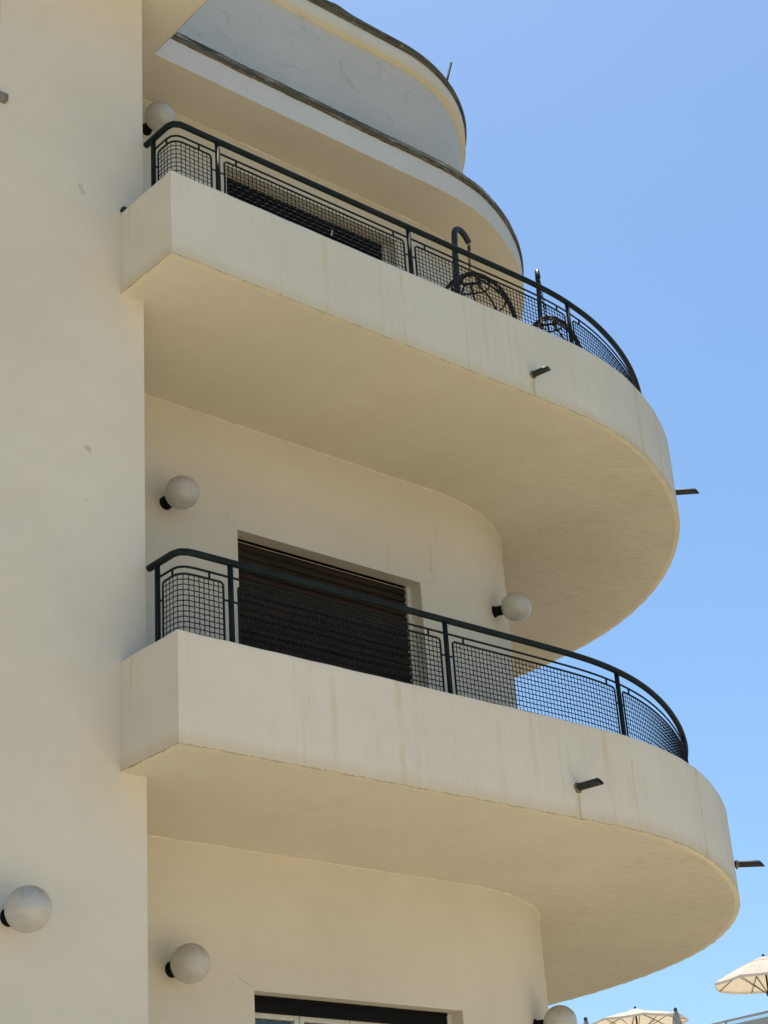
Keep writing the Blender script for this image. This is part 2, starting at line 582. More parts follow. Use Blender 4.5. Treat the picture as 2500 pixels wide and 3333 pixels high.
# ------------------------------------------------------------------ recessed facade with rounded corner
FC = (3.60, YF+1.85)
FR = 1.85
OPEN = {  # x0, x1, z0, z1 of the three openings
    'low': (1.650, 3.470, -3.62, -1.578),
    'mid': (1.630, 3.390, -0.44, 1.670),
    'up': (1.632, 3.415, 2.76, 4.872)}
bm = bmesh.new()
xs = sorted({XT-.3, 1.630, 1.632, 1.650, 3.390, 3.415, 3.470, 3.60})
zs = sorted({ZG, -3.62, -1.578, -.44, 1.67, 2.76, 4.872, 5.40})
wall_grid(bm, xs, zs, YF, list(OPEN.values()))
def facade_plan(d=0.0, n=30, tail=12.0):
    out = []
    for i in range(n+1):
        a = R(90)*i/n
        out.append(Vector((FC[0]+(FR+d)*math.sin(a), FC[1]-(FR+d)*math.cos(a))))
    out.append(Vector((FC[0]+FR+d, tail)))
    return out
pl = facade_plan()
cols = [[bm.verts.new((p.x, p.y, z)) for z in (ZG, 5.40)] for p in pl]
for A, B in zip(cols, cols[1:]):
    fc = bm.faces.new((A[0], B[0], B[1], A[1]))
    fc.smooth = True
RD = 0.12
for (x0, x1, z0, z1) in OPEN.values():
    quad(bm, (x1, YF, z0), (x1, YF, z1), (x1, YF+RD, z1), (x1, YF+RD, z0))
    quad(bm, (x0, YF+RD, z0), (x0, YF+RD, z1), (x0, YF, z1), (x0, YF, z0))
    quad(bm, (x0, YF, z1), (x0, YF+RD, z1), (x1, YF+RD, z1), (x1, YF, z1))
    quad(bm, (x0, YF+RD, z0), (x0, YF, z0), (x1, YF, z0), (x1, YF+RD, z0))
bmesh.ops.remove_doubles(bm, verts=bm.verts, dist=1e-4)
CRK = [([(3.075, 1.963), (3.062, 1.846), (3.055, 1.686)], .0035),
       ([(3.518, 2.095), (3.528, 1.963), (3.524, 1.866), (3.514, 1.825), (3.527, 1.781), (3.552, 1.729), (3.553, 1.706), (3.483, 1.685), (3.436, 1.688), (3.4, 1.676)], .0045),
       ([(3.606, 2.226), (3.603, 2.146), (3.603, 2.059)], .003),
       ([(1.468, 1.806), (1.513, 1.788), (1.548, 1.748), (1.574, 1.705), (1.619, 1.671)], .003),
       ([(1.496, -1.484), (1.56, -1.526), (1.599, -1.544), (1.645, -1.549)], .004)]
for i, (c_, w_) in enumerate(CRK):
    ribbon(bm, c_, YF-.0015, w_, 1, i+10)
facade = part('facade_wall', bm, [M_FACADE, M_CRACK])
bevel(facade, 0.006)

# openings: roller shutter (middle), half shutter and glazed sashes (lower), dark balcony door (upper)
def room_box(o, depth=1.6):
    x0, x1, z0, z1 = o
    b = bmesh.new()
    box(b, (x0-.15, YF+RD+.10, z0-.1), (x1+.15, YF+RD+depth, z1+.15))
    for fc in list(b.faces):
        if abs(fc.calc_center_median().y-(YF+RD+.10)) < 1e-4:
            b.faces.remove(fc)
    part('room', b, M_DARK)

def guide_frame(o, name='window'):
    x0, x1, z0, z1 = o
    b = bmesh.new()
    for a, c in ((x0+.002, x0+.046), (x1-.046, x1-.002)):
        box(b, (a, YF+RD-.012, z0+.002), (c, YF+RD+.05, z1-.002))
    box(b, (x0+.047, YF+RD+.03, z1-.03), (x1-.047, YF+RD+.06, z1-.003))
    return bevel(part(name, b, M_FRAME), .003)

def slats(o, parent, ztop, zbot, pitch=.058, yb=YF+RD+.018, mat=None):
    x0, x1 = o[0]+.048, o[1]-.048
    b = bmesh.new()
    prof = [(0.000, 0.0), (-.006, .006), (-.011, .016), (-.011, .030), (-.006, .041), (0.0, .047), (.008, .048), (.008, .058)]
    z = zbot
    rows = []
    while z < ztop-.01:
        for (dy, dz) in prof:
            if z+dz*pitch/.058 > ztop:
                break
            rows.append((yb+dy, z+dz*pitch/.058))
        z += pitch
    vs = [(b.verts.new((x0, y, zz)), b.verts.new((x1, y, zz))) for (y, zz) in rows]
    for (a, c), (d, e) in zip(vs, vs[1:]):
        b.faces.new((a, c, e, d))
    return part('shutter', b, mat or M_SLAT, parent)

o = OPEN['mid']; w_mid = guide_frame(o); slats(o, w_mid, o[3]-.004, o[2]+.01); room_box(o)
o = OPEN['up']; w_up = guide_frame(o)
b = bmesh.new()
x0, x1, z0, z1 = o
box(b, (x0+.048, YF+RD+.005, z1-.06), (x1-.048, YF+RD+.06, z1-.004))
part('shutter_box', b, M_BLACK, w_up)
slats(o, w_up, z1-.062, z0+.01, mat=M_DARKSLAT)
b = bmesh.new(); tube(b, [(2.78, YF+RD-.005, 4.725), (2.78, YF+RD-.03, 4.73), (2.786, YF+RD-.03, 4.765)], .007, 8); part('door_handle', b, simple('white_plastic', (.8, .8, .78), .4), w_up)
room_box(o)
o = OPEN['low']; w_low = guide_frame(o)
x0, x1, z0, z1 = o
b = bmesh.new()
box(b, (x0+.048, YF+RD-.004, z1-.098), (x1-.048, YF+RD+.07, z1-.006))
box(b, (x0+.050, YF+RD-.016, z1-.022), (x1-.050, YF+RD-.0045, z1-.004))
part('shutter_box', b, M_BLACK, w_low)
nS = 4
wS = (x1-x0-.096)/nS
for k_ in range(nS):
    a = x0+.048+k_*wS; c = a+wS; zt_ = z1-.10; zb_ = z0+.02
    b = bmesh.new()
    box(b, (a+.003, YF+RD+.03, zb_), (a+.042, YF+RD+.075, zt_))
    box(b, (c-.042, YF+RD+.03, zb_), (c-.003, YF+RD+.075, zt_))
    box(b, (a+.042, YF+RD+.032, zt_-.034), (c-.042, YF+RD+.073, zt_))
    box(b, (a+.042, YF+RD+.032, zb_), (c-.042, YF+RD+.073, zb_+.08))
    sash = part('sash', b, M_FRAME, w_low)
    bevel(sash, .004)
b = bmesh.new(); box(b, (x0+.1, YF+RD+.045, z0+.06), (x1-.1, YF+RD+.049, z1-.14)); part('pane', b, M_GLASS, w_low)
b = bmesh.new()
prev = None
xx = x0+.05
while xx < x1-.05:
    yy = YF+RD+.16+.022*math.sin(xx*62)+.012*math.sin(xx*25+1)
    cur = (b.verts.new((xx, yy, z0)), b.verts.new((xx, yy, z1-.1)))
    if prev:
        b.faces.new((prev[0], cur[0], cur[1], prev[1])).smooth = True
    prev = cur
    xx += .012
part('curtain', b, M_CURTAIN, w_low)
room_box(o)

# pale filler bead where ceilings meet the facade
def bead(z, name='ceiling_joint'):
    line = [Vector((XT, YF))]+[Vector((XT+.06*i, YF)) for i in range(1, 57)]+[p for p in pl[1:-1]]+[Vector((pl[-2].x, 5))]
    b = bmesh.new()
    rg = random.Random(int(z*10))
    L = []
    N = len(line)
    for i, p in enumerate(line):
        t = (line[min(i+1, N-1)]-line[max(i-1, 0)]).normalized()
        n_ = Vector((t.y, -t.x))
        w1 = .008*rg.uniform(.4, 1.5); w2 = .006*rg.uniform(.4, 1.4)
        q0 = p+n_*0.001; q1 = p+n_*w1
        L.append((b.verts.new((q0.x, q0.y, z-w2)), b.verts.new((q1.x, q1.y, z-.0008))))
    for (a, c), (d, e) in zip(L, L[1:]):
        b.faces.new((a, d, e, c))
    part(name, b, M_BEAD)
for zc in (2.53, -.67, 5.16):
    bead(zc)

# ------------------------------------------------------------------ balconies
def balcony(line, zb, zt, zfloor, mats, label):
    """Solid parapet with a slab: outer face, top, inner face, floor and ceiling side in one mesh."""
    b = bmesh.new()
    uvl = b.loops.layers.uv.new('UVMap')
    T = .36
    outer = [Vector((0, 1.2)), Vector((0, .9)), Vector((0, .6))]+[Vector((0, .6-.05*i)) for i in range(1, 12)]+line
    inner_front = [p for p in offset(line, T) if p.x >= T]
    rg = random.Random(3)
    S_ = arclen(outer)
    s0 = S_[outer.index(line[0])]
    def wob(s):
        return .0022*math.sin(s*23)+.0016*math.sin(s*57+1)+.0014*rg.uniform(-1, 1)
    mid_z = [zb+.02, zb+.2, (zb+zt)/2, zt-.02]
    colsv = []
    for p, s in zip(outer, S_):
        zz = [zb+wob(s)]+mid_z+[zt+.0012*math.sin(s*17)]
        colsv.append([b.verts.new((p.x, p.y, z)) for z in zz])
    for i in range(len(outer)-1):
        for j in range(len(colsv[0])-1):
            fc = b.faces.new((colsv[i][j], colsv[i+1][j], colsv[i+1][j+1], colsv[i][j+1]))
            fc.smooth = abs(S_[i]-s0) > .06 or S_[i] > s0
            for lp in fc.loops:
                vi = lp.vert
                ss = S_[i] if vi in colsv[i] else S_[i+1]
                lp[uvl].uv = (ss-s0, vi.co.z-zb)
    # top
    inner = [Vector((T, 1.2)), Vector((T, T))]+inner_front
    topi = [b.verts.new((p.x, p.y, zt)) for p in inner]
    topo = [c[-1] for c in colsv]
    # bridge the two chains by nearest advance
    i = j = 0
    while i < len(topo)-1 or j < len(topi)-1:
        if i == len(topo)-1:
            adv = 'j'
        elif j == len(topi)-1:
            adv = 'i'
        else:
            di = (topo[i+1].co-topi[j].co).length
            dj = (topo[i].co-topi[j+1].co).length
            adv = 'i' if di <= dj else 'j'
        if adv == 'i':
            fc = b.faces.new((topo[i], topo[i+1], topi[j])); i += 1
        else:
            fc = b.faces.new((topo[i], topi[j+1], topi[j])); j += 1
        for lp in fc.loops:
            lp[uvl].uv = (lp.vert.co.x, .5)
    lowi = [b.verts.new((p.x, p.y, zfloor)) for p in inner]
    for a in range(len(inner)-1):
        fc = b.faces.new((topi[a], topi[a+1], lowi[a+1], lowi[a]))
        for lp in fc.loops:
            lp[uvl].uv = (lp.vert.co.x, .5)
    fl = b.faces.new(lowi); fl.material_index = 2
    ins = [b.verts.new((p.x, p.y, zb)) for p in [Vector((.04, 1.2))]+[Vector((.04, q.y)) for q in outer[1:] if q.x == 0 and q.y > .05]+[q for q in offset(line, .04) if q.x > .05]]
    bot = [c[0] for c in colsv]
    i = j = 0
    while i < len(bot)-1 or j < len(ins)-1:
        if i == len(bot)-1:
            adv = 'j'
        elif j == len(ins)-1:
            adv = 'i'
        else:
            adv = 'i' if (bot[i+1].co-ins[j].co).length <= (bot[i].co-ins[j+1].co).length else 'j'
        if adv == 'i':
            fc = b.faces.new((bot[i+1], bot[i], ins[j])); i += 1
        else:
            fc = b.faces.new((bot[i], ins[j], ins[j+1])); j += 1
        fc.normal_update()
        if fc.normal.z > 0:
            fc.normal_flip()
        fc.material_index = 3
    cl = b.faces.new(ins[::-1]); cl.material_index = 1
    bmesh.ops.triangulate(b, faces=[fl, cl])
    o = part('balcony', b, mats)
    bevel(o, .006, 2, 40)
    o['label'] = label
    return o

M_TILES = simple('balcony_tiles', (.45, .40, .32), .6, noise=8)
bal_up = balcony(UP_LINE, 2.53, 3.16, 2.72, [M_PAR_UP, M_SOFFIT, M_TILES, M_EDGE], 'upper curved balcony with greyish parapet')
bal_lo = balcony(LO_LINE, -.67, 0.0, -.48, [M_PAR_LO, M_SOFFIT, M_TILES, M_EDGE], 'lower curved balcony with warm cream parapet')

# ------------------------------------------------------------------ railings
def railing(line, zbase, name='railing', taper=0.0):
    yr, xr = .25, .20
    inn, out_ = offset(line, yr), offset(line, yr-taper)
    off = [a.lerp(c, max(0, min(1, (s-4.2)/2.2))) for a, c, s in zip(inn, out_, arclen(line))]
    rc = .07
    path = [Vector((xr, .572))]
    path += [Vector((xr, .572-(.572-yr-rc)*i/6)) for i in range(1, 7)]
    for i in range(1, 9):
        a = R(90)*i/8
        path.append(Vector((xr+rc-rc*math.cos(a), yr+rc-rc*math.sin(a))))
    path += [p for p in off if p.x > xr+rc+.02]
    path = resample(path, .0085)
    SS = arclen(path)
    def at(s):
        s = max(0, min(SS[-1]-1e-6, s))
        i = min(len(path)-2, int(s/.0085))
        while SS[i] > s and i > 0: i -= 1
        while i < len(path)-2 and SS[i+1] < s: i += 1
        t = (s-SS[i])/(SS[i+1]-SS[i])
        return path[i].lerp(path[i+1], t)
    def P(s, z, d=0.0):
        p = at(s)
        if d:
            a, c = at(s-.01), at(s+.01)
            t = (c-a).normalized()
            p = p+Vector((t.y, -t.x))*d
        return Vector((p.x, p.y, zbase+z))
    s_end = min(SS[-1], 12.6)
    # handrail
    b = bmesh.new()
    n = int(s_end/.05)
    tube(b, [P(.0+i*(s_end)/n, .64) for i in range(n+1)], .0225, 14)
    rail = part(name, b, M_IRON)
    # posts
    s_c = next(SS[i] for i, p in enumerate(path) if p.x >= .555)
    posts = [.088, s_c]
    while posts[-1]+1.737 < s_end:
        posts.append(posts[-1]+1.737)
    for s in posts:
        b = bmesh.new()
        tube(b, [P(s, -.004), P(s, .62)], .0175, 12)
        lathe(b, [(.034, -.001), (.034, .006), (.019, .010)], 16, Matrix.Translation(P(s, 0)), cap=False)
        part('post', b, M_IRON, rail)
    # second rail
    b = bmesh.new()
    n = int((s_end-.09)/.04)
    tube(b, [P(.088+i*(s_end-.088)/n, .543) for i in range(n+1)], .0075, 6)
    part('mid_rail', b, M_IRON, rail)
    g, zt_, zb_, rr = .055, .497, .055, .024
    for a, c in zip(posts, posts[1:]):
        a2, c2 = a+g, c-g
        loop = []
        def arc(cs, cz, a0):
            for i in range(5):
                th = R(a0+90*i/4)
                loop.append((cs+rr*math.cos(th), cz+rr*math.sin(th)))
        nn = max(3, int((c2-a2)/.03))
        arc(c2-rr, zb_+rr, -90)
        arc(c2-rr, zt_-rr, 0)
        for i in range(1, nn):
            loop.append((c2-rr+(a2+rr-c2+rr)*i/nn, zt_))
        arc(a2+rr, zt_-rr, 90)
        arc(a2+rr, zb_+rr, 180)
        for i in range(1, nn):
            loop.append((a2+rr+(c2-rr-a2-rr)*i/nn, zb_))
        b = bmesh.new()
        tube(b, [P(s, z) for s, z in loop], .0072, 6, closed=True)
        for s in (a2+.10, c2-.10):
            tube(b, [P(s, zt_), P(s, .543)], .0072, 6)
        for z in (.385, .115):
            tube(b, [P(a, z), P(a2, z)], .0062, 6)
            tube(b, [P(c2, z), P(c, z)], .0062, 6)
        part('panel_frame', b, M_IRON, rail)
        # crimped wire mesh
        b = bmesh.new()
        pit = .0337
        nc = max(1, round((c2-a2-.004)/pit)); pc = (c2-a2)/nc
        nr = round((zt_-zb_)/pit); pr = (zt_-zb_)/nr
        rg = random.Random(int(a*100))
        for i in range(1, nc):
            s = a2+i*pc
            dz = 0
            e = min(s-a2, c2-s)
            if e < rr:
                dz = rr-math.sqrt(max(0, rr*rr-(rr-e)**2))
            pts = [P(s, zb_+dz)]
            for j in range(1, nr*2):
                if zb_+j*pr/2 < zb_+dz or zb_+j*pr/2 > zt_-dz:
                    continue
                w = (1 if (i+j//2) % 2 else -1) if j % 2 == 0 else 0
                pts.append(P(s+w*.0010, zb_+j*pr/2, w*.0022))
            pts.append(P(s, zt_-dz))
            tube(b, pts, .0035, 4, caps=False)
        for j in range(1, nr):
            z = zb_+j*pr
            e = min(z-zb_, zt_-z)
            ds = rr-math.sqrt(max(0, rr*rr-(rr-e)**2)) if e < rr else 0
            pts = [P(a2+ds, z)]
            for i in range(1, nc*2):
                s = a2+i*pc/2
                if s < a2+ds or s > c2-ds:
                    continue
                w = (-1 if (i//2+j) % 2 else 1) if i % 2 == 0 else 0
                pts.append(P(s, z+w*.0010, w*.0022))
            pts.append(P(c2-ds, z))
            tube(b, pts, .0035, 4, caps=False)
        part('wire_mesh', b, M_WIRE, rail)
    return rail
railing(UP_LINE, 3.16, taper=.08)['label'] = 'dark green railing on the upper balcony'
railing(LO_LINE, 0.0)['label'] = 'dark green railing on the lower balcony'

# ------------------------------------------------------------------ drain spouts
def spout(base, nrm, L=.20, rad=.026, drop=.03, parent=None, cut=1):
    nv = Vector((nrm[0], nrm[1], 0)).normalized()
    B = Vector(base)
    ax = (nv*L+Vector((0, 0, -drop))).normalized()
    side = nv.cross(Vector((0, 0, 1)))
    upv = side.cross(ax).normalized()
    b = bmesh.new()
    n = 18
    rings = []
    for k_, (t, rr) in enumerate(((-.03, rad), (L*.5, rad), (L, rad), (L, rad*.8), (L*.25, rad*.8))):
        ring = []
        for j in range(n):
            a = 2*math.pi*j/n
            tt = t
            if k_ in (2, 3):
                tt = t+cut*math.sin(a)*rad*-.8      # slanted cut: the lower lip reaches further
            ring.append(b.verts.new(B+ax*tt+(side*math.cos(a)+upv*math.sin(a))*rr))
        rings.append(ring)
    for A, C in zip(rings, rings[1:]):
        for j in range(n):
            b.faces.new((A[j], A[(j+1) % n], C[(j+1) % n], C[j])).smooth = True
    b.faces.new(rings[-1])
    # rough mortar collar at the wall
    rg = random.Random(int(B.x*100))
    r0 = [b.verts.new(B+(side*math.cos(2*math.pi*j/n)+Vector((0, 0, 1))*math.sin(2*math.pi*j/n))*rad*(1.35+.35*rg.random())-Vector((0, 0, .006))-nv*.004) for j in range(n)]
    r1 = [b.verts.new(B+ax*(.012+.012*rg.random())+(side*math.cos(2*math.pi*j/n)+upv*math.sin(2*math.pi*j/n))*rad*1.03) for j in range(n)]
    for j in range(n):
        fc = b.faces.new((r0[j], r0[(j+1) % n], r1[(j+1) % n], r1[j])); fc.material_index = 1
    part('drain_spout', b, [M_PIPE, M_PIPE_DIRT], parent)
spout((3.206, .002, 2.715), (0, -1), .165, .024, .02, bal_up)
spout((3.132, -.043, -.455), (0, -1), .20, .026, .012, bal_lo)
spout((6.02, 1.03, 2.955), (.66, -.75), .20, .026, .012, bal_up)
spout((6.11, 1.03, -.345), (.66, -.75), .20, .026, .012, bal_lo)

# small metal bracket where the upper parapet meets the tower wall
b = bmesh.new()
box(b, (-.006, YT-.05, 3.168), (.05, YT-.004, 3.186))
box(b, (.0, YT-.03, 3.187), (.035, YT-.004, 3.20))
part('flashing_piece', b, M_PIPE)

# ------------------------------------------------------------------ roof slab
ZR, ZRT, ZRC = 5.16, 5.385, 5.462
roof_curve = offset(UP_LINE, 1.085)
roof_curve = [p for p in roof_curve if p.x > .63]
XL = .625
roof_edge = [Vector((XL, -.25)), Vector((XL, .6)), Vector((XL, 1.085))]+[Vector((XL+.05*i, 1.085)) for i in range(1, 3)]
roof_edge += [p for p in roof_curve if p.x > XL+.14]
roof_edge = smooth_line([roof_edge[2]]+roof_edge[3:], .05, 4)
rg = random.Random(12)
left_edge = []
for i in range(27):                       # rough, slightly broken edge of the projecting slab
    y = -.25+i*.05
    left_edge.append(Vector((XL+.004*math.sin(y*9)+.0025*rg.uniform(-1, 1)-.02*(1.1-y)*0.5, y)))
def strip(b, line, zlist, offs, mats, close_top=None, uvl=None, s0=0):
    SS = arclen(line)
    cols_ = []
    for k_, z in enumerate(zlist):
        ln = offset(line, -offs[k_]) if offs[k_] else line
        cols_.append([b.verts.new((p.x, p.y, z if not callable(z) else z(s))) for p, s in zip(ln, SS)])
    for k_ in range(len(zlist)-1):
        A, C = cols_[k_], cols_[k_+1]
        for i in range(len(line)-1):
            fc = b.faces.new((A[i], A[i+1], C[i+1], C[i]))
            fc.material_index = mats[k_]
            fc.smooth = True
            if uvl:
                for lp in fc.loops:
                    ss = SS[i] if lp.vert in (A[i], C[i]) else SS[i+1]
                    zz = lp.vert.co.z
                    lp[uvl].uv = (ss, zz)
    return cols_
b = bmesh.new()
uvl = b.loops.layers.uv.new('UVMap')
# ceiling (one sheet with the projecting left part) and the fascia rising from its front edge
cols_ = strip(b, roof_edge, [ZR, ZR+.01, ZRT], [0, 0, 0], [0, 0], uvl=uvl)
front = cols_[0]
lv = [b.verts.new((p.x, p.y, ZR)) for p in left_edge]
far = [b.verts.new((p[0], p[1], ZR)) for p in ((6.0, 12), (-8, 12), (-8, -.25))]
fc = b.faces.new(([*lv, *front, *far])[::-1])
fc.material_index = 1
bmesh.ops.triangulate(b, faces=[fc])
# side and front faces of the projecting part
lt = [b.verts.new((p.x, p.y, ZRT)) for p in left_edge]
for i in range(len(lv)-1):
    b.faces.new((lv[i], lv[i+1], lt[i+1], lt[i]))
quad(b, (-8, -.25, ZR), (left_edge[0].x, -.25, ZR), (left_edge[0].x, -.25, ZRT), (-8, -.25, ZRT))
quad(b, (-8, -.25, ZRT), (left_edge[0].x, -.25, ZRT), (XL, 1.2, ZRT), (XL, 9, ZRT), (-8, 9, ZRT))
rgc = random.Random(3)
pa = None
for p in left_edge:
    w_ = .007*rgc.uniform(.3, 1.4)
    cur = (b.verts.new((p.x-.0005, p.y, ZR-.0012)), b.verts.new((p.x-w_, p.y, ZR-.0012)))
    if pa:
        fc = b.faces.new((pa[1], cur[1], cur[0], pa[0])); fc.material_index = 2
    pa = cur
roof = part('roof_slab', b, [M_FASCIA, M_SOFFIT_TOP, M_CRACK])
bevel(roof, .005, 2, 40)
# dark weathered edge strip on the slab
b = bmesh.new()
uvl = b.loops.layers.uv.new('UVMap')
fine_edge = resample(roof_edge, .03)
rg = random.Random(5)
jit = [rg.uniform(-1, 1) for _ in range(len(fine_edge)+5)]
SS_f = arclen(fine_edge)
def jz(base, amp):
    return lambda s: base+amp*(jit[min(len(jit)-1, int(s/.03))]*.5+math.sin(s*5.3)*.4+math.sin(s*13)*.3)
strip(b, fine_edge, [jz(ZRT-.004, .006), jz(ZRT+.001, .006), jz(ZRT+.036, .005), ZRT+.04, jz(ZRC, .006), ZRC+.004], [.001, .016, .020, .012, .016, -.5], [0]*5, uvl=uvl)
part('roof_edge_strip', b, M_COPING, roof)

# ------------------------------------------------------------------ upper wall (top storey) with band and coping
def upper_plan(d=0):
    line = [Vector((XL-.6+.1*i, YF-d)) for i in range(0, 36) if XL-.6+.1*i < 3.55]
    return line+facade_plan(d, 36)
b = bmesh.new()
uvl = b.loops.layers.uv.new('UVMap')
up0 = upper_plan()
ZB = 6.845
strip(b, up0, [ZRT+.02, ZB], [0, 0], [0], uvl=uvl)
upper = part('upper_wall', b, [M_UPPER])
b = bmesh.new()
uvl = b.loops.layers.uv.new('UVMap')
upf = resample(up0, .03)
strip(b, upf, [ZB+.001, ZB, ZB+.014, ZB+.0145, ZB+.15, ZB+.165], [-.03, .024, .026, .050, .052, .054], [1, 1, 1, 0, 0], uvl=uvl)
part('band', b, [M_FASCIA, M_BAND], upper)
b = bmesh.new()
uvl = b.loops.layers.uv.new('UVMap')
rg = random.Random(8)
bump_ = [0]*1000
for _ in range(16):
    c_ = rg.uniform(0, 400); w_ = rg.uniform(3, 12); h_ = rg.uniform(.008, .028)
    for i in range(1000):
        bump_[i] += h_*math.exp(-((i-c_)/w_)**2)
def bz(base, amp):
    return lambda s: base+amp*bump_[min(999, int(s/.03))]*max(.15, min(1, (5.0-s)/1.5))-.02*max(0, min(1, (s-3.9)/.8))
strip(b, upf, [ZB+.16, ZB+.162, bz(ZB+.238, 1.5), bz(ZB+.258, 1.5), ZB+.27], [.03, .068, .076, .045, -.6], [0]*4, uvl=uvl)
part('coping', b, M_COPING, upper)

# lightning rod on the roof edge
b = bmesh.new()
tube(b, [(4.50, 1.9, 7.10), (4.71, 1.93, 7.68)], .012, 8)
lathe(b, [(.03, 0), (.03, .02), (.012, .03)], 12, Matrix.Translation((4.50, 1.9, 7.10)))
rod = link('lightning_rod', b, simple('dark_rod', (.02, .02, .022), .8, spec=.1))
tag(rod, 'thin grey metal rod leaning upward from the top roof edge', 'rod')

# ------------------------------------------------------------------ globe wall lamps
def wall_lamp(anchor, nrm, rad, label, tilt=0.0):
    nv = Vector((nrm[0], nrm[1], 0)).normalized()
    A = Vector(anchor)-Vector((.018, 0, 0))
    root = empty('wall_lamp', A)
    tag(root, label, 'wall lamp', 'white globe lamps on the facade')
    q = nv.to_track_quat('Z', 'Y').to_matrix().to_4x4()
    b = bmesh.new()
    Lb = .20-rad+.03
    lathe(b, [(.050, .001), (.050, .012), (.040, .016), (.040, Lb), (.045, Lb+.002), (.045, Lb+.014), (.03, Lb+.016)], 28, q)
    link('base', b, M_BLACK, root, smooth=True, angle=35)
    b = bmesh.new()
    prof = []
    for i in range(1, 32):
        a = math.pi*i/32
        prof.append((rad*math.sin(a), -rad*math.cos(a)))
    lathe(b, prof, 48, Matrix.Translation((0, 0, 0)))
    g = link('globe', b, M_GLOBE, root, smooth=True, angle=60)
    g.location = nv*.20
    return root
wall_lamp((1.03, YF, 1.71), (0, -1), .119, 'globe lamp above the lower railing corner, left of the brown roller shutter')
wall_lamp((1.035, YF, -1.50), (0, -1), .122, 'globe lamp near the bottom, left of the white framed window')
wall_lamp((.885, YF, 4.865), (0, -1), .117, 'globe lamp topmost, half hidden behind the upper railing corner')
wall_lamp((-.672, YT, -1.565), (0, -1), .121, 'largest globe lamp, alone on the plain left wall')
wall_lamp((3.6+1.85*math.sin(R(24)), YF+1.85*(1-math.cos(R(24))), 1.69), (math.sin(R(24)), -math.cos(R(24))), .122, 'globe lamp on the rounded wall corner below the upper balcony')
wall_lamp((3.6+1.85*math.sin(R(24.5)), YF+1.85*(1-math.cos(R(24.5))), -1.60), (math.sin(R(24.5)), -math.cos(R(24.5))), .124, 'globe lamp at the bottom edge beside the open sky and parasols')

